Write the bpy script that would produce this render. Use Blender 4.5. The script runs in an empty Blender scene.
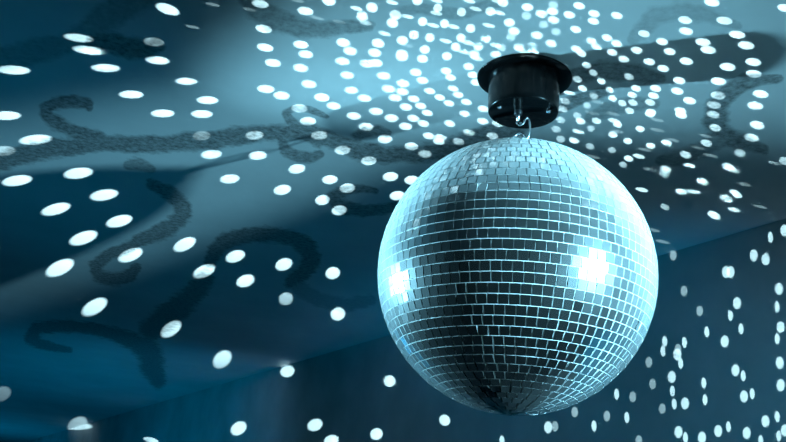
import bpy, bmesh, math, random
from math import radians, sin, cos, tan, pi, hypot
from mathutils import Vector, Matrix, Quaternion
random.seed(7)
sc = bpy.context.scene

# ------------------------------------------------------------------ camera
F, PITCH, ROLL, H = 850.0, radians(20), radians(5.2), 0.83     # H: ceiling height above the camera
BALL = Vector((0.2203, 1.4210, 0.4375)); R = 0.2395
cam = bpy.data.cameras.new('camera'); co = bpy.data.objects.new('camera', cam)
sc.collection.objects.link(co); sc.camera = co
cam.sensor_width = 36; cam.lens = F/786*36; cam.clip_start = 0.01
up = Vector((0, -sin(PITCH), cos(PITCH))); fw = Vector((0, cos(PITCH), sin(PITCH))); rt = Vector((1, 0, 0))
crt = rt*cos(ROLL) + up*sin(ROLL); cup = up*cos(ROLL) - rt*sin(ROLL)
# the frame's right axis is (cos, sin) in the unrolled frame and its up axis (-sin, cos)
co.matrix_world = Matrix(((crt.x, cup.x, -fw.x, 0), (crt.y, cup.y, -fw.y, 0), (crt.z, cup.z, -fw.z, 0), (0, 0, 0, 1)))

# ------------------------------------------------------------------ world, exposure
w = bpy.data.worlds.new('world'); sc.world = w; w.use_nodes = True
w.node_tree.nodes['Background'].inputs[0].default_value = (0.0, 0.05, 0.08, 1)
w.node_tree.nodes['Background'].inputs[1].default_value = 0.05
sc.view_settings.view_transform = 'Standard'; sc.view_settings.look = 'None'
sc.view_settings.gamma = 1; sc.view_settings.use_curve_mapping = False
sc.view_settings.exposure = 0.0
sc.cycles.caustics_reflective = False; sc.cycles.caustics_refractive = False

# ------------------------------------------------------------------ pin spots of the room, and added fill lights
def aim(o, d, xaxis=None):
    z = -Vector(d).normalized()
    x = Vector(xaxis) if xaxis is not None else (Vector((0, 0, 1)).cross(z) if abs(z.z) < .99 else Vector((1, 0, 0)))
    x = (x - z*x.dot(z)).normalized(); y = z.cross(x)
    return Matrix(((x.x, y.x, z.x), (x.y, y.y, z.y), (x.z, y.z, z.z))).to_4x4()
def spot(name, loc, target, power, color, size, blend, rad):
    l = bpy.data.lights.new(name, 'SPOT'); l.energy = power; l.color = color
    l.spot_size = radians(size); l.spot_blend = blend; l.shadow_soft_size = rad
    o = bpy.data.objects.new(name, l); sc.collection.objects.link(o)
    loc = Vector(loc); o.matrix_world = Matrix.Translation(loc) @ aim(o, Vector(target)-loc); return o
def point(name, loc, power, color, rad):
    l = bpy.data.lights.new(name, 'POINT'); l.energy = power; l.color = color; l.shadow_soft_size = rad
    o = bpy.data.objects.new(name, l); sc.collection.objects.link(o); o.location = loc; return o
LA = (1.93, 0.02, 0.355); LB = (-1.65, 2.17, 0.36)
spot('pin_spot', LA, (0.20, 1.42, 0.45), 980, (.29, .77, 1), 20.5, .7, .022)
spot('pin_spot', LB, (0.18, 1.33, 0.535), 600, (.28, .76, 1), 30, .9, .022)
spot('fill_spot', (-2.2, -0.2, -1.3), (-0.75, 2.15, 0.83), 55, (0, .52, 1), 38, 1, .05)  # added unseen fill to lift the dark left of the ceiling
point('fill_point', (-2.7, 6.0, -1.1), 14, (0, .48, 1), .1)  # added fill for the far ceiling, stands for no known lamp
point('fill_point', (-5.6, 11.0, -1.2), 30, (0, .48, 1), .1)  # second added fill, further off, for the unlit far end
spot('fill_spot', (1.3, -0.3, -1.3), (0.95, 2.0, -0.05), 135, (0, .52, 1), 31, .8, .05)  # added unseen fill on the right wall, cone kept off the ball
spot('fill_spot', (-2.5, 2.6, -1.4), (-1.1, 6.0, 0.45), 70, (0, .52, 1), 48, .9, .05)  # added unseen fill for the far stretch of the wall

# ------------------------------------------------------------------ pixel <-> place
def ray(x, y):
    return (crt*(x-393) + cup*(221-y) + fw*F).normalized()
def px(p):
    d = p.dot(fw); return 393 + p.dot(crt)/d*F, 221 - p.dot(cup)/d*F
def on_ceiling(x, y):
    d = ray(x, y); return d*(H/d.z)
C0, C1 = on_ceiling(740, 232), on_ceiling(100, 420)            # the corner of ceiling and wall
T = (C1-C0).normalized(); N = Vector((T.y, -T.x, 0))           # along the wall, out through the wall
if N.dot(C0) < 0: N = -N
WN = N.dot(C0)
def on_wall(x, y):
    d = ray(x, y); return d*(WN/d.dot(N))
def surf(x, y):
    c = on_ceiling(x, y)
    return (c, Vector((0, 0, 1))) if 0 < c.dot(N) < WN or c.dot(N) < 0 else (on_wall(x, y), N)

# ------------------------------------------------------------------ materials
def mat(name):
    m = bpy.data.materials.new(name); m.use_nodes = True; nt = m.node_tree
    return m, nt, nt.nodes['Principled BSDF']
def mix_ramp(nt, fac, stops):
    r = nt.nodes.new('ShaderNodeValToRGB'); e = r.color_ramp.elements
    while len(e) < len(stops): e.new(.5)
    for k, (p, c) in enumerate(stops): e[k].position = p; e[k].color = c
    nt.links.new(fac, r.inputs[0]); return r.outputs[0]
def noise(nt, scale, detail=5, rough=.55, coord='Object', vec=None):
    t = nt.nodes.new('ShaderNodeTexCoord'); n = nt.nodes.new('ShaderNodeTexNoise')
    n.inputs['Scale'].default_value = scale; n.inputs['Detail'].default_value = detail
    n.inputs['Roughness'].default_value = rough
    nt.links.new(t.outputs[coord], n.inputs['Vector']); return n.outputs[0]
def simple(name, col, rough=.5, metal=0, bump=None, var=.12, vs=30):
    m, nt, b = mat(name)
    c = mix_ramp(nt, noise(nt, vs), [(.3, (*[v*(1-var) for v in col], 1)), (.7, (*[min(1, v*(1+var)) for v in col], 1))])
    nt.links.new(c, b.inputs['Base Color']); b.inputs['Roughness'].default_value = rough; b.inputs['Metallic'].default_value = metal
    if bump:
        bn = nt.nodes.new('ShaderNodeBump'); bn.inputs['Strength'].default_value = bump; bn.inputs['Distance'].default_value = .002
        nt.links.new(noise(nt, vs*4), bn.inputs['Height']); nt.links.new(bn.outputs[0], b.inputs['Normal'])
    return m
def ceiling_material():
    m, nt, b = mat('painted_plaster_ceiling'); L = nt.links.new
    a = nt.nodes.new('ShaderNodeAttribute'); a.attribute_name = 'scroll_shade'
    def math_(op, x, y):
        n = nt.nodes.new('ShaderNodeMath'); n.operation = op
        for k, v in enumerate((x, y)):
            if isinstance(v, (int, float)): n.inputs[k].default_value = v
            else: L(v, n.inputs[k])
        return n.outputs[0]
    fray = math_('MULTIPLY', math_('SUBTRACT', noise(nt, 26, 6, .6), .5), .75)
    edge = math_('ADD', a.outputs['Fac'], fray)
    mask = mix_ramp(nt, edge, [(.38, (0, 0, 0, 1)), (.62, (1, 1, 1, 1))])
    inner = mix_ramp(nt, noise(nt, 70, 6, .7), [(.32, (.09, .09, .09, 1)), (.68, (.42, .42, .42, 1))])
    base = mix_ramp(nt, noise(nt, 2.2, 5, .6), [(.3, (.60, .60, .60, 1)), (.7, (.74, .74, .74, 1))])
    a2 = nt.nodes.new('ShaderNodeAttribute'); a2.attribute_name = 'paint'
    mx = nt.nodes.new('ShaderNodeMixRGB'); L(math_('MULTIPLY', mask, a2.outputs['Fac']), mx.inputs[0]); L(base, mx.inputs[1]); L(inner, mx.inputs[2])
    L(mx.outputs[0], b.inputs['Base Color']); b.inputs['Roughness'].default_value = .85
    bn = nt.nodes.new('ShaderNodeBump'); bn.inputs['Strength'].default_value = .10; bn.inputs['Distance'].default_value = .001
    L(noise(nt, 90, 4), bn.inputs['Height']); L(bn.outputs[0], b.inputs['Normal'])
    return m
M_ceiling = ceiling_material()
M_wall = simple('wall_plaster', (.55, .55, .55), .9, bump=.15, vs=3, var=.18)
M_floor = simple('dark_floor', (.03, .03, .035), .5, vs=4)
M_dark = simple('dark_wall', (.04, .04, .045), .9, vs=4)
M_black = simple('black_enamel', (.004, .0045, .005), .22, bump=.02)
M_black.node_tree.nodes['Principled BSDF'].inputs['Specular IOR Level'].default_value = .10
M_black2 = simple('black_plastic', (.012, .013, .016), .38)
M_chrome = simple('bright_steel', (.85, .87, .9), .16, 1)
M_grout = simple('white_grout', (.88, .88, .88), .7, vs=60, var=.1)
def tile_material():
    m, nt, b = mat('mirror_glass'); L = nt.links.new
    b.inputs['Metallic'].default_value = 1; b.inputs['Base Color'].default_value = (.86, .88, .90, 1)
    L(mix_ramp(nt, noise(nt, 45), [(.3, (.07,)*3+(1,)), (.75, (.13,)*3+(1,))]), b.inputs['Roughness'])
    g = nt.nodes.new('ShaderNodeBsdfPrincipled'); g.inputs['Metallic'].default_value = 1
    g.inputs['Base Color'].default_value = (.85, .87, .88, 1); g.inputs['Roughness'].default_value = .33
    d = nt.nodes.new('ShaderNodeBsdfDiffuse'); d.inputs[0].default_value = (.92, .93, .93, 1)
    m1 = nt.nodes.new('ShaderNodeMixShader'); m1.inputs[0].default_value = .10; L(b.outputs[0], m1.inputs[1]); L(g.outputs[0], m1.inputs[2])
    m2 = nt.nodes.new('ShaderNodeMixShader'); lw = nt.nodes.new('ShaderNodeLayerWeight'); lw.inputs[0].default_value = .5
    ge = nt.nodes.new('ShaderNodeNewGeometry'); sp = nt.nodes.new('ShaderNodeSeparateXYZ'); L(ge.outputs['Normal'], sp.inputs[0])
    mr = nt.nodes.new('ShaderNodeMapRange'); L(sp.outputs[2], mr.inputs[0])          # bright haze of light painted white on the tiles, stronger on the upper half
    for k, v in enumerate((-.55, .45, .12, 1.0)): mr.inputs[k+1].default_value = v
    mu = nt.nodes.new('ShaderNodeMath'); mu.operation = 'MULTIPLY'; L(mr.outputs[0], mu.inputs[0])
    L(mix_ramp(nt, lw.outputs['Facing'], [(.30, (.03,)*3+(1,)), (.72, (.75,)*3+(1,))]), mu.inputs[1]); L(mu.outputs[0], m2.inputs[0]); L(m1.outputs[0], m2.inputs[1]); L(d.outputs[0], m2.inputs[2])  # the painted haze grows towards the rim
    L(m2.outputs[0], nt.nodes['Material Output'].inputs[0]); return m
M_tile = tile_material()

# ------------------------------------------------------------------ helpers
def link(name, bm, m, parent=None, smooth=False):
    me = bpy.data.meshes.new(name); bm.to_mesh(me); bm.free(); me.materials.append(m)
    if smooth:
        for p in me.polygons: p.use_smooth = True
    o = bpy.data.objects.new(name, me); sc.collection.objects.link(o)
    if parent is not None: o.parent = parent
    return o
def thing(name, label, cat, loc, group=None):
    o = bpy.data.objects.new(name, None); sc.collection.objects.link(o); o.location = loc
    o.empty_display_size = .05; o['label'] = label; o['category'] = cat
    if group: o['group'] = group
    return o
def quad(name, pts, m, thick):
    bm = bmesh.new(); c = sum(pts, Vector())/len(pts)
    n = (pts[1]-pts[0]).cross(pts[2]-pts[0]).normalized()
    a = [bm.verts.new(p) for p in pts]; b = [bm.verts.new(p+thick) for p in pts]
    bm.faces.new(a); bm.faces.new(b[::-1])
    for k in range(len(pts)): bm.faces.new((a[k], b[k], b[(k+1) % len(pts)], a[(k+1) % len(pts)]))
    bmesh.ops.recalc_face_normals(bm, faces=bm.faces)
    o = link(name, bm, m); o['kind'] = 'structure'; return o
def lathe(prof, n=64, bm=None, close=True):
    bm = bm or bmesh.new(); rings = []
    for r, z in prof:
        rings.append([bm.verts.new((r*cos(2*pi*k/n), r*sin(2*pi*k/n), z)) for k in range(n)] if r > 1e-6 else [bm.verts.new((0, 0, z))])
    for a, b in zip(rings, rings[1:]):
        for k in range(n):
            q = [a[k % len(a)], a[(k+1) % len(a)], b[(k+1) % len(b)], b[k % len(b)]]
            u = []
            for v in q:
                if v not in u: u.append(v)
            if len(u) > 2: bm.faces.new(u)
    bmesh.ops.recalc_face_normals(bm, faces=bm.faces); return bm
def tube(path, r, n=12, closed=False, bm=None):
    bm = bm or bmesh.new(); rings = []; P = [Vector(p) for p in path]; m = len(P); nrm = None
    for i, p in enumerate(P):
        a = P[(i-1) % m] if closed or i else p; b = P[(i+1) % m] if closed or i < m-1 else p
        t = (b-a).normalized()
        if nrm is None: nrm = t.orthogonal().normalized()
        nrm = (nrm - t*nrm.dot(t)).normalized(); bn = t.cross(nrm)
        rings.append([bm.verts.new(p + (nrm*cos(2*pi*k/n) + bn*sin(2*pi*k/n))*r) for k in range(n)])
    for i in range(m if closed else m-1):
        a, b = rings[i], rings[(i+1) % m]
        for k in range(n): bm.faces.new((a[k], a[(k+1) % n], b[(k+1) % n], b[k]))
    if not closed: bm.faces.new(rings[0][::-1]); bm.faces.new(rings[-1])
    bmesh.ops.recalc_face_normals(bm, faces=bm.faces); return bm

# ------------------------------------------------------------------ painted scrolls and one painted-in band of shade on the ceiling
# strokes: (density, [(x, y, half width) ...]) traced on the ceiling paint
S = [
 (1.0, [(-230,205,9),(-150,196,10),(-70,180,9),(0,162,9),(22,155,9),(50,149,10),(80,145,9),(105,143,8),(135,145,8),(165,144,8),(190,142,9),(215,140,9),(240,136,8),(262,133,8),(285,132,8),(305,132,9),(325,138,8),(345,145,8),(362,151,9),(385,155,8),(410,154,8),(435,152,9),(455,149,11),(475,142,12),(495,135,11),(520,126,9),(545,112,6),(565,104,6),(585,97,5),(605,92,5)]),
 (1.0, [(100,140,8),(82,134,7),(62,126,7),(48,117,7),(45,109,6),(55,103,6),(72,101,7),(88,104,5),(90,109,3)]),
 (.9, [(318,141,7),(300,130,5),(290,121,5),(286,114,4),(294,108,3),(308,109,3),(322,115,3),(328,117,2)]),
 (.9, [(282,140,5),(285,150,5),(298,156,6),(312,158,5),(320,154,4)]),
 (.9, [(358,148,8),(356,139,6),(364,132,6),(378,130,5),(388,133,4)]),
 (.75, [(128,165,5),(140,164,6),(152,169,4)]),
 (.55, [(-160,80,12),(-70,72,12),(0,60,13),(35,52,12),(65,44,11),(88,32,12),(105,18,14),(125,5,15),(145,-8,15)]),  # no scroll: a shadow band put into the ceiling colour
 (1.0, [(88,38,9),(110,42,10),(130,48,11),(148,50,9),(156,45,8)]),
 (.75, [(245,-6,10),(255,8,11),(275,20,12),(300,28,11),(322,29,9),(345,26,7),(370,26,5)]),
 (.5, [(395,12,5),(420,8,5),(445,12,6),(462,14,6),(480,8,5),(500,2,5)]),
 (.85, [(575,75,7),(600,70,9),(625,71,11),(645,76,9),(662,78,4)]),
 (.4, [(632,40,5),(640,30,8),(655,17,10),(675,12,10),(700,14,9),(720,19,7),(738,26,4)]),
 (.6, [(590,118,6),(610,108,7),(635,104,7),(655,104,5)]),
 (.95, [(780,78,4),(760,80,6),(742,83,8),(726,94,10),(716,108,11),(714,122,12),(722,134,10),(738,140,9),(752,144,7),(764,150,5)]),
 (.7, [(720,140,8),(700,150,9),(680,158,8),(660,160,5)]),
 (.95, [(150,184,5),(168,192,7),(180,202,8),(184,214,8),(172,226,8),(155,234,8),(140,240,6),(128,248,6),(110,254,6),(95,266,6),(98,276,6),(115,279,7),(130,276,6),(136,268,5)]),
 (.95, [(30,338,5),(36,328,6),(60,326,6),(90,328,6),(115,334,7),(135,342,9),(150,352,12),(152,366,12),(158,380,8)]),
 (.95, [(30,338,6),(40,344,5),(58,348,4),(70,350,3)]),
 (.95, [(210,262,6),(215,250,8),(226,241,8),(245,236,8),(268,234,8),(292,238,8),(308,248,9),(312,262,9),(302,274,8),(290,282,6)]),
 (.9, [(205,280,9),(195,292,10),(182,305,12),(165,318,12),(150,330,11)]),
 (.9, [(332,196,6),(345,190,5),(362,189,4),(376,191,3)]),
 (.9, [(332,198,6),(345,208,7),(362,211,6),(385,209,5),(400,205,5)]),
 (.45, [(300,290,7),(320,300,7),(345,306,7),(370,300,6)]),
]
SEG = []
for dens, pts in S:
    for (x0, y0, w0), (x1, y1, w1) in zip(pts, pts[1:]):
        SEG.append((dens, x0, y0, w0, x1-x0, y1-y0, w1-w0, (x1-x0)**2+(y1-y0)**2))
CELL = {}
for s in SEG:
    m = 16
    for cx in range(int((min(s[1], s[1]+s[4])-m)//24), int((max(s[1], s[1]+s[4])+m)//24)+1):
        for cy in range(int((min(s[2], s[2]+s[5])-m)//24), int((max(s[2], s[2]+s[5])+m)//24)+1):
            CELL.setdefault((cx, cy), []).append(s)
def scroll_shade(x, y):
    best, den = 0.0, 0.0
    for dens, x0, y0, w0, dx, dy, dw, q in CELL.get((int(x//24), int(y//24)), ()):
        t = max(0, min(1, ((x-x0)*dx+(y-y0)*dy)/q)); d = hypot(x-x0-t*dx, y-y0-t*dy)
        v = max(0.0, min(1.0, .5 + .5*(1 - d/(w0+t*dw))))
        if v > best: best, den = v, dens
    return best, den

# ------------------------------------------------------------------ the room
T0, T1, N0, ZF = -4.6, 17.0, WN-8.0, -1.65
ORG = C0
def room(t, n, z): p = T*(ORG.dot(T)+t) + N*n; return Vector((p.x, p.y, z))
def rmax(az):
    d = Vector((sin(az), cos(az), 0)); r = 99
    dn, dt = d.dot(N), d.dot(T)
    if dn > 1e-6: r = min(r, WN/dn)
    if dn < -1e-6: r = min(r, N0/dn)
    if dt > 1e-6: r = min(r, (ORG.dot(T)+T1)/dt)
    if dt < -1e-6: r = min(r, (ORG.dot(T)+T0)/dt)
    return r
def build_ceiling():
    az = [radians(-36 + .19*k) for k in range(int(64/.19)+1)]
    az += [radians(28 + (296/40)*k) for k in range(1, 40)]
    el = [radians(36 - .19*k) for k in range(int(33/.19)+1)]
    rad = [H/tan(e) for e in el]; rad = [.3, .8] + rad
    verts, dist, idx = [], [], []
    verts.append((0, 0, H)); vals = [(0, 0)]
    for i, a in enumerate(az):
        rm = rmax(a); col = []; clamped = None
        for r in rad + [98]:
            if r >= rm - .004:
                if clamped is None:
                    clamped = len(verts); verts.append((sin(a)*rm, cos(a)*rm, H)); vals.append((0, 0))
                col.append(clamped); continue
            p = Vector((sin(a)*r, cos(a)*r, H)); v = (0, 0)
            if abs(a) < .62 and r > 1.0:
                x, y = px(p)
                if -260 < x < 900 and -60 < y < 480: v = scroll_shade(x, y)
            col.append(len(verts)); verts.append(tuple(p)); vals.append(v)
        idx.append(col)
    faces = []
    for i in range(len(az)):
        a, b = idx[i], idx[(i+1) % len(az)]
        faces.append((0, a[0], b[0]))
        for k in range(len(a)-1):
            q = []
            for v in (a[k], a[k+1], b[k+1], b[k]):
                if v not in q: q.append(v)
            if len(q) > 2: faces.append(tuple(q))
    me = bpy.data.meshes.new('ceiling'); me.from_pydata(verts, [], faces)
    at = me.attributes.new('scroll_shade', 'FLOAT', 'POINT'); at.data.foreach_set('value', [v[0] for v in vals])
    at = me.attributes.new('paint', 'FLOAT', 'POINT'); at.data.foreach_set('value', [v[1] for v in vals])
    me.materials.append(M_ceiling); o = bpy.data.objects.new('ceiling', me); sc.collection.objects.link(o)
    o['kind'] = 'structure'
build_ceiling()
quad('wall_right', [room(T0, WN, ZF), room(T1, WN, ZF), room(T1, WN, H), room(T0, WN, H)], M_wall, N*.1)
quad('wall_left', [room(T0, N0, ZF), room(T1, N0, ZF), room(T1, N0, H), room(T0, N0, H)], M_dark, -N*.1)
quad('wall_back', [room(T0, N0, ZF), room(T0, WN, ZF), room(T0, WN, H), room(T0, N0, H)], M_dark, -T*.1)
quad('wall_far', [room(T1, N0, ZF), room(T1, WN, ZF), room(T1, WN, H), room(T1, N0, H)], M_wall, T*.1)
quad('floor', [room(T0, N0, ZF), room(T0, WN, ZF), room(T1, WN, ZF), room(T1, N0, ZF)], M_floor, Vector((0, 0, -.1)))

# ------------------------------------------------------------------ mirror ball
AX = (BALL.x, BALL.y)
ball = thing('mirror_ball', 'large mirrored disco ball of small square mirror tiles hanging under the black ceiling motor', 'disco ball', (BALL.x, BALL.y, BALL.z))
RC = R - .0008
bm = bmesh.new(); bmesh.ops.create_uvsphere(bm, u_segments=128, v_segments=64, radius=RC)
link('ball_core', bm, M_grout, ball, True)
def tiles():
    bm = bmesh.new(); pitch = .0162; rows = 46; dphi = pi/rows; gap = .0019; vgap = .0013
    for i in range(rows):
        phi = -pi/2 + dphi*(i+.5)
        n = max(3, round(2*pi*R*cos(phi)/pitch))
        ph0 = random.random()*2*pi if i % 1 == 0 else 0
        hh = R*dphi/2 - vgap/2
        hw = R*cos(phi)*pi/n - gap/2
        if cos(phi) < .09: hw *= .9
        for k in range(n):
            th = ph0 + 2*pi*k/n
            nrm = Vector((cos(phi)*cos(th), cos(phi)*sin(th), sin(phi)))
            e = Vector((-sin(th), cos(th), 0)); u = nrm.cross(e)
            j = .008 if random.random() > .04 else .06
            n2 = (nrm + e*random.gauss(0, j) + u*random.gauss(0, j)).normalized()
            e2 = (e - n2*e.dot(n2)).normalized(); u2 = n2.cross(e2)
            ca = random.gauss(0, .012); e3 = e2*cos(ca)+u2*sin(ca); u3 = n2.cross(e3)
            c = nrm*R; wt = hw*cos(phi + dphi/2)/max(.05, cos(phi)); wb = hw*cos(phi - dphi/2)/max(.05, cos(phi))
            wt = max(.001, min(hw, wt)); wb = max(.001, min(hw, wb))
            top = [c - e3*wb - u3*hh, c + e3*wb - u3*hh, c + e3*wt + u3*hh, c - e3*wt + u3*hh]
            f = [bm.verts.new(p) for p in top]; g = [bm.verts.new(p - n2*.0030) for p in top]
            bm.faces.new(f)
            for q in range(4): bm.faces.new((f[q], g[q], g[(q+1) % 4], f[(q+1) % 4]))
    bmesh.ops.recalc_face_normals(bm, faces=bm.faces)
    return bm
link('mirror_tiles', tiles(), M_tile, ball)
link('hanging_cap', lathe([(0, R-.002), (.030, R-.004), (.032, R-.001), (.030, R+.003), (.018, R+.006), (.008, R+.008), (.008, R+.014), (0, R+.014)], 48), M_chrome, ball, True)
link('hanging_ring', tube([(.011*sin(a), 0, R+.024-.011*cos(a)) for a in [2*pi*k/28 for k in range(28)]], .0024, 10, True), M_chrome, ball, True)

# ------------------------------------------------------------------ motor
HB = .0745      # drop of the housing
motor = thing('ball_motor', 'black round ceiling motor with a wide rim holding the mirror ball', 'motor', (AX[0]+.004, AX[1], H))
link('mounting_flange', lathe([(0, -.0005), (.0885, -.0005), (.0895, -.0015), (.0895, -.003), (.088, -.0042), (.070, -.0052), (0, -.0052)], 96), M_black, motor, True)
link('motor_housing', lathe([(.0672, -.005), (.0668, -.012), (.0660, -HB+.010), (.0655, -HB+.003), (.0642, -HB-.0006), (.0632, -HB-.0012), (.0618, -HB-.0006), (.0600, -HB+.003), (0, -HB+.003)], 96), M_black, motor, True)
for dx, dy in ((-.046, -.012), (.046, -.012)):
    s = lathe([(0, -HB-.0020), (.0030, -HB-.0016), (.0042, -HB+.0004), (.0044, -HB+.0035), (0, -HB+.0035)], 20)
    bmesh.ops.translate(s, verts=s.verts, vec=(dx, dy, 0))
    o = link('screw', s, M_chrome, motor, True); o['label'] = 'bright steel screw head'
sh = link('drive_shaft', lathe([(.0032, -HB), (.0032, -HB-.024), (0, -HB-.024)], 24), M_chrome, motor, True)
sh['label'] = 'short bright metal shaft'; sh.location = (-.009, 0, 0)
b2 = link('shaft_collar', lathe([(.0075, -HB+.003), (.0075, -HB-.004), (.0062, -HB-.006), (0, -HB-.006)], 32), M_black2, motor, True); b2.location = (-.009, 0, 0)
link('cross_pin', tube([(-.013, -.001, -HB-.021), (-.002, -.001, -HB-.021)], .0024, 10), M_chrome, motor, True)
# bent steel wire from the shaft down to the ring of the ball
ctl = [(-.009, -.004, -HB-.024), (-.007, -.007, -HB-.030), (0, -.008, -HB-.026), (.004, -.008, -HB-.016), (.009, -.007, -HB-.014), (.0125, -.005, -HB-.022), (.0135, -.003, -HB-.036), (.011, 0, -HB-.050), (.003, .001, -HB-.058), (-.003, 0, -HB-.057)]
def crom(P, k=8):
    P = [Vector(p) for p in P]; P = [P[0]] + P + [P[-1]]; o = []
    for i in range(1, len(P)-2):
        for j in range(k):
            t = j/k; a, b, c, d = P[i-1:i+3]
            o.append(.5*((2*b) + (c-a)*t + (2*a-5*b+4*c-d)*t*t + (3*b-a-3*c+d)*t**3))
    return o + [P[-1]]
hook = link('wire_hook', tube(crom(ctl), .0019, 10), M_chrome, None, True)
hook.location = (AX[0]+.004, AX[1], H); hook['label'] = 'small bent bright steel wire hook between the motor shaft and the mirror ball'; hook['category'] = 'hook'

# ------------------------------------------------------------------ spots of light thrown by the mirror ball
# every spot of light has its beam start on the ball's skin, as it does from a mirror tile
SZ = [(14,70,34,9,3),(80,38,30,8,8),(106,68,29,8,3),(168,9,25,10,20),(186,81,22,7,2),(158,60,24,8,5),(131,94,25,8,1),(163,113,24,8,0),(208,100,22,8,2),
 (6,115,30,9,0),(36,139,34,10,-5),(78,173,30,11,-7),(56,209,31,11,-15),(60,267,32,14,-25),(95,306,30,14,-30),(171,329,25,13,-35),(222,358,23,15,-42),
 (185,244,25,12,-25),(212,154,21,9,-4),(264,29,17,8,12),(258,155,18,9,-3),(282,190,18,10,-10),(301,68,15,8,8),(330,180,16,9,-3),(322,200,15,10,-10),
 (333,273,15,12,-15),(338,314,15,13,-20),(284,264,18,12,-20),(350,90,14,7,8),(372,8,12,10,20),(445,24,9,9,0),(449,103,11,6,14),(610,90,9,6,25),(650,62,12,7,12),
 (737,35,17,8,8),(727,67,16,8,8),(760,94,16,8,8),(757,125,15,8,12),(706,143,12,7,15),(628,141,9,6,12),(735,194,14,7,28),(640,190,11,5,25),(240,428,18,13,-35),(288,371,15,12,-15),
 (75,425,24,14,-30),(390,381,12,12,-20),(445,420,11,12,-40)]
def size_at(x, y):
    ws = a = b = c = 0
    for sx, sy, w_, h_, an in SZ:
        q = 1/((x-sx)**2+(y-sy)**2+30)**1.5; ws += q; a += q*w_; b += q*h_; c += q*an
    return a/ws, b/ws, c/ws
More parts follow.
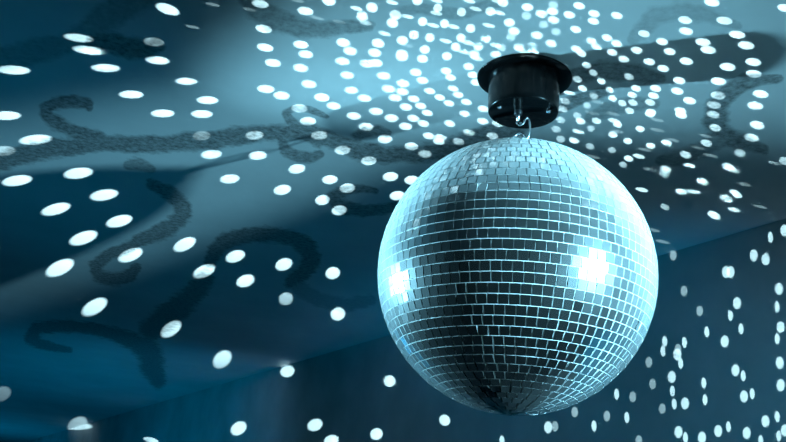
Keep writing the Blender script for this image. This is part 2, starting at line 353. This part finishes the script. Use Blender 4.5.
D = {
'n': [79,38, 87.5,50, 14,70, 106,68, 168,9.4, 260.5,4, 305.5,11.2, 264,29, 265.4,47.6, 273,63, 186.6,81.4, 158,60.4, 301,44.6, 306,54.3, 300.8,68, 309,84.1, 266,89,
 329,1, 372,7.6, 362.3,16.5, 395.4,15, 392.5,23, 343.3,42.6, 350.3,51.1, 378.2,43.3, 374.8,52.8, 402,54, 342.6,61.3, 367,63.6, 376,63, 347.3,75.3, 383.7,75.8,
 322,97.5, 333.7,105.9, 351.5,90.1, 364.6,98.2, 389,88.8, 395.4,97.7, 299.6,108.3, 376.2,111.3, 417.4,1, 437.8,8.3, 461.5,12.3, 490.3,11.5, 422.6,21.6, 444.5,23.8,
 470.4,28.5, 414,35, 429.9,37.7, 402.5,40.5, 424.8,49.6, 461,37.9, 455.7,47, 474.4,54.7, 478.2,46.7, 485.9,38.9, 447,56.3, 496,54.5, 422.6,58.9, 402,57, 468.7,66.6,
 473,75, 476,82.5, 415.9,72.5, 422.6,80.4, 446.2,71, 450.6,77.6, 403,83.5, 402.5,91.9, 429.9,91.1, 439.8,97.4, 449,103.3, 453.2,88.4, 458.3,94.8, 466.4,102, 483.3,108.8,
 413.7,98.9, 406,107, 420.7,105.9, 427.3,112.9, 464.6,113.8, 502.8,2.8, 527.4,7.3, 541.3,14, 552.4,11.5, 569.3,14.9, 579.1,5.9, 594,13.7, 509.3,22.6, 553.4,20, 593.3,21.2,
 514,31.2, 536.9,35.4, 575.7,29.5, 551.1,43.3, 591.6,41, 519,47.7, 532.8,52.4, 576.3,49, 581.4,53.4, 596.3,47, 623.6,59.2, 649,61.7, 586.7,65.2, 593.3,72.8, 628.7,76.7,
 577.4,79.3, 601.3,81.2, 582.3,88.4, 609.6,90.1, 636,88.3, 655.4,88.4, 593.7,96, 632,95, 653.3,95.7, 564.8,101.2, 612.8,98.6, 622.3,103, 632.8,102.7, 650,102.4,
 562.3,108.8, 629.3,110.6, 616.8,15.6, 643.9,33.7, 685,20.1, 685.9,31.2, 607,37.8, 616.5,43.5, 612,52.4, 636.6,50.3, 662,41.7, 669.6,51.5, 711.8,2.5, 724.2,20.7, 785,8,
 736.9,34.7, 702.8,42.2, 707.9,49.9, 745.8,45.4, 663,68.5, 686,61.2, 727.3,66.9, 753,62, 753.5,73.8, 679,80.6, 718.3,81.3, 677.2,91, 689.3,100.6, 717.8,95.4, 713.7,105,
 760.4,94, 755,105.7, 680.3,110.8, 681,115, 713,114.5, 757,125, 649.7,114, 580.4,121, 596.3,120.7, 617.5,124.5, 640,128.8, 627.7,141, 650.6,145.8, 612.8,134.7, 574,140.5,
 666.2,142.8, 628.5,158.5, 665.7,169.2, 685.4,154.6, 706.3,143, 751.4,137.7, 715,127.7, 728.3,167, 701.7,181.5, 681,191.6, 735.5,193.8, 726.2,198.3, 714,215.2,
 389.7,381.1, 376.5,434, 444.7,420.2, 222.4,359.1, 287.5,371.3, 238.7,428.3, 315,424.9, 331.3,441, 17.4,180.5, 78.7,173.1, 211.7,154.4, 258,155.4, 230,178.8, 56.3,209,
 104.5,194.9, 119.6,221, 83.8,237.8, 60.3,267.6, 185,244.2, 130.7,254.9, 235.5,256.2, 204.4,271, 245.6,280.7, 94.8,306.7, 171.2,328.8, 283.9,264.3, 332.8,272.9, 338,313.8,
 77.7,424.7, 281.7,95.5, 322,97.5, 254.9,135.2, 308.2,121.1, 319.4,135.2, 354,116, 391.7,118, 366.2,126.6, 385.1,139, 342.8,150, 368.9,160.6, 390.6,176.5, 297,168.8, 330,179.5,
 413.4,118.3, 405.7,126.3, 423.4,123.5, 449.7,123.5, 482.8,121.2, 428.8,135.8, 440.5,137.4, 439,141.5, 411.5,146.3, 458.5,141.5, 469.2,132.3, 492.3,135.8, 425,153.8,
 497.7,123.8, 282.5,189.7, 347.5,187.9, 322.6,199.9, 339.3,210.1, 411.9,180, 397.6,195.6, 131.6,94.5, 163,113.4, 207.9,100.2, 202.2,114, 6.7,115.6, 36.2,139.7, 651,112],
't': [356.6,8.4, 392.2,2.5, 365.5,22.9, 384.6,33.6, 436.9,.8, 436.3,13.2, 469.3,1, 475.7,8.9, 499,12.9, 497.3,1, 407.6,16.5, 433.3,25.4, 453.4,26.7, 488.8,25.4, 445.8,41,
 468,42.9, 464,51.8, 496,45.4, 477,58.5, 614,120.7, 638.5,156.2, 689.4,165.7, 641.9,189.8, 693.6,191.6, 733.9,209.7, 562,65, 569,92.9, 578.4,131.5, 151,440],
'd': [553.2,5, 526.3,15.8, 543.9,24.8, 510.7,37.2, 556,31.8, 532.4,45.2, 502,47.7, 523.5,51.5, 587,105.4, 577.2,115.5, 590.8,128.5, 590,146.2, 611.9,150, 623,164.6,
 663.8,174.6, 715,127.6, 739.8,152.8, 664.7,206.9, 560.5,120, 560.6,139, 201.8,135.8, 154,42, 94,51, 285.9,298.6, 3,151, 1.7,393.8, 734.5,169, 556,129, 785,161],
'f': [213,4.5, 250,9.6, 297.6,.8, 317,17.8, 339.4,21.9, 407,45.4, 591.5,112.7, 612.8,113.7, 617.2,131.4, 644.6,149.6, 650,169.5, 688.5,165, 709.8,155.4, 743.7,184.5,
 760,206.7, 652.5,229.9, 662.6,241.7, 597.5,102, 774.5,163, 706,136, 698,147.7, 593,157, 672.3,140, 657.3,120, 657,130, 192.7,27],
'W': [784.4,230.5, 753.8,255.3, 765.6,259.4, 726,272, 730.5,272, 737,303.2, 779,289, 780.7,327.2, 724.7,341.4, 677.3,354.4, 671.8,377, 735.5,370.3, 779.7,362.8,
 780.7,385.2, 744,396.4, 685,403.3, 765.4,421.2, 678.5,432, 718.2,431, 702,437.5, 746.7,433, 784.8,430.4, 548.2,427.3],
'w': [770.5,237.4, 730.4,315.4, 777.2,306.8, 741,328.8, 706.8,331.9, 777.2,338.8, 664.7,341.4, 684.4,342.4, 663,351, 680.6,363.2, 672.4,391, 703.8,383, 743.2,375.8,
 752.2,393.7, 705,399.8, 674.2,403.9, 777.2,416.7, 685.4,437.5, 728.4,426.7, 760.8,440.5, 778.7,436, 616.6,394.1, 594,425.9, 626.8,417.5, 502,441],
'v': [673.2,255.3, 684,291, 699.7,310.9, 678,349, 648.8,362.2, 652.5,384, 662.2,408.6, 632.7,396.8, 638.8,440.5, 555,426.3, 606.9,416.1, 574.7,412],
}
KD = 95.0
LEVEL = {'n': 1.0, 't': .8, 'd': .40, 'f': .16, 'W': .75, 'w': .75, 'v': .33}
LD = {}
def throw(x, y, kind, gain=1):
    P, n = surf(x, y)
    d = P - BALL; u = d.normalized()
    src = BALL + u*(R+.003); b = P - src; L = b.length; bd = b.normalized()
    w_, h_, an = size_at(x, y)
    if kind == 't': w_, h_, an = 13, 4.2, 13
    if kind == 'f': w_, h_, an = 15, 3.2, 12
    if kind == 'd': w_, h_ = w_*.85, h_*1.05
    if kind == 'W': w_, h_, an = 8.4, 12.5, 0
    if kind == 'w': w_, h_, an = 5.2, 11.5, -3
    if kind == 'v': w_, h_, an = 7, 11, 0
    a = radians(an)
    def s_(dx, dy):
        q = ray(x+dx, y+dy); return q*(P.dot(n)/q.dot(n)) - P
    A = s_(cos(a)*w_/2, sin(a)*w_/2); B = s_(-sin(a)*h_/2, cos(a)*h_/2)
    A -= bd*A.dot(bd); B -= bd*B.dot(bd)
    e1 = A.normalized(); e2 = bd.cross(e1)
    m00, m10, m01, m11 = A.dot(e1), A.dot(e2), B.dot(e1), B.dot(e2)
    # main axes of the beam's cross section
    p = m00*m00+m01*m01; q = m00*m10+m01*m11; r = m10*m10+m11*m11
    th = .5*math.atan2(2*q, p-r); tr = (p+r)/2; dd = math.sqrt(((p-r)/2)**2+q*q)
    s1, s2 = math.sqrt(max(tr+dd, 1e-8)), math.sqrt(max(tr-dd, 1e-8))
    s2 = max(s2, s1*.2)
    ax = e1*cos(th)+e2*sin(th)
    half = math.atan(s1*1.10/L)
    cs = max(.18, abs(bd.dot(n)))
    pw = gain*KD*LEVEL[kind]*L*L/cs
    key = (round(half, 3), round(pw, 1))
    l = LD.get(key)
    if l is None:
        l = bpy.data.lights.new('ball_beam', 'SPOT'); l.energy = pw; l.color = (.56, .90, 1)
        l.spot_size = 2*half; l.spot_blend = .55; l.shadow_soft_size = 0; LD[key] = l
    o = bpy.data.objects.new('ball_beam', l); sc.collection.objects.link(o)
    o.matrix_world = Matrix.Translation(src) @ aim(o, bd, ax) @ Matrix.Diagonal((1, s2/s1, 1, 1))
for kind, v in D.items():
    for k in range(0, len(v), 2): throw(v[k], v[k+1], kind)
# the beams go on past the right of the view, over ceiling and wall
rng = random.Random(3)
for gx in range(808, 1180, 36):
    for gy in range(-230, 560, 40):
        x, y = gx + rng.uniform(-12, 12), gy + rng.uniform(-14, 14)
        top = surf(x, y)[1].z > .5
        throw(x, y, 'n' if top else 'W', 1.2 if top else .6)
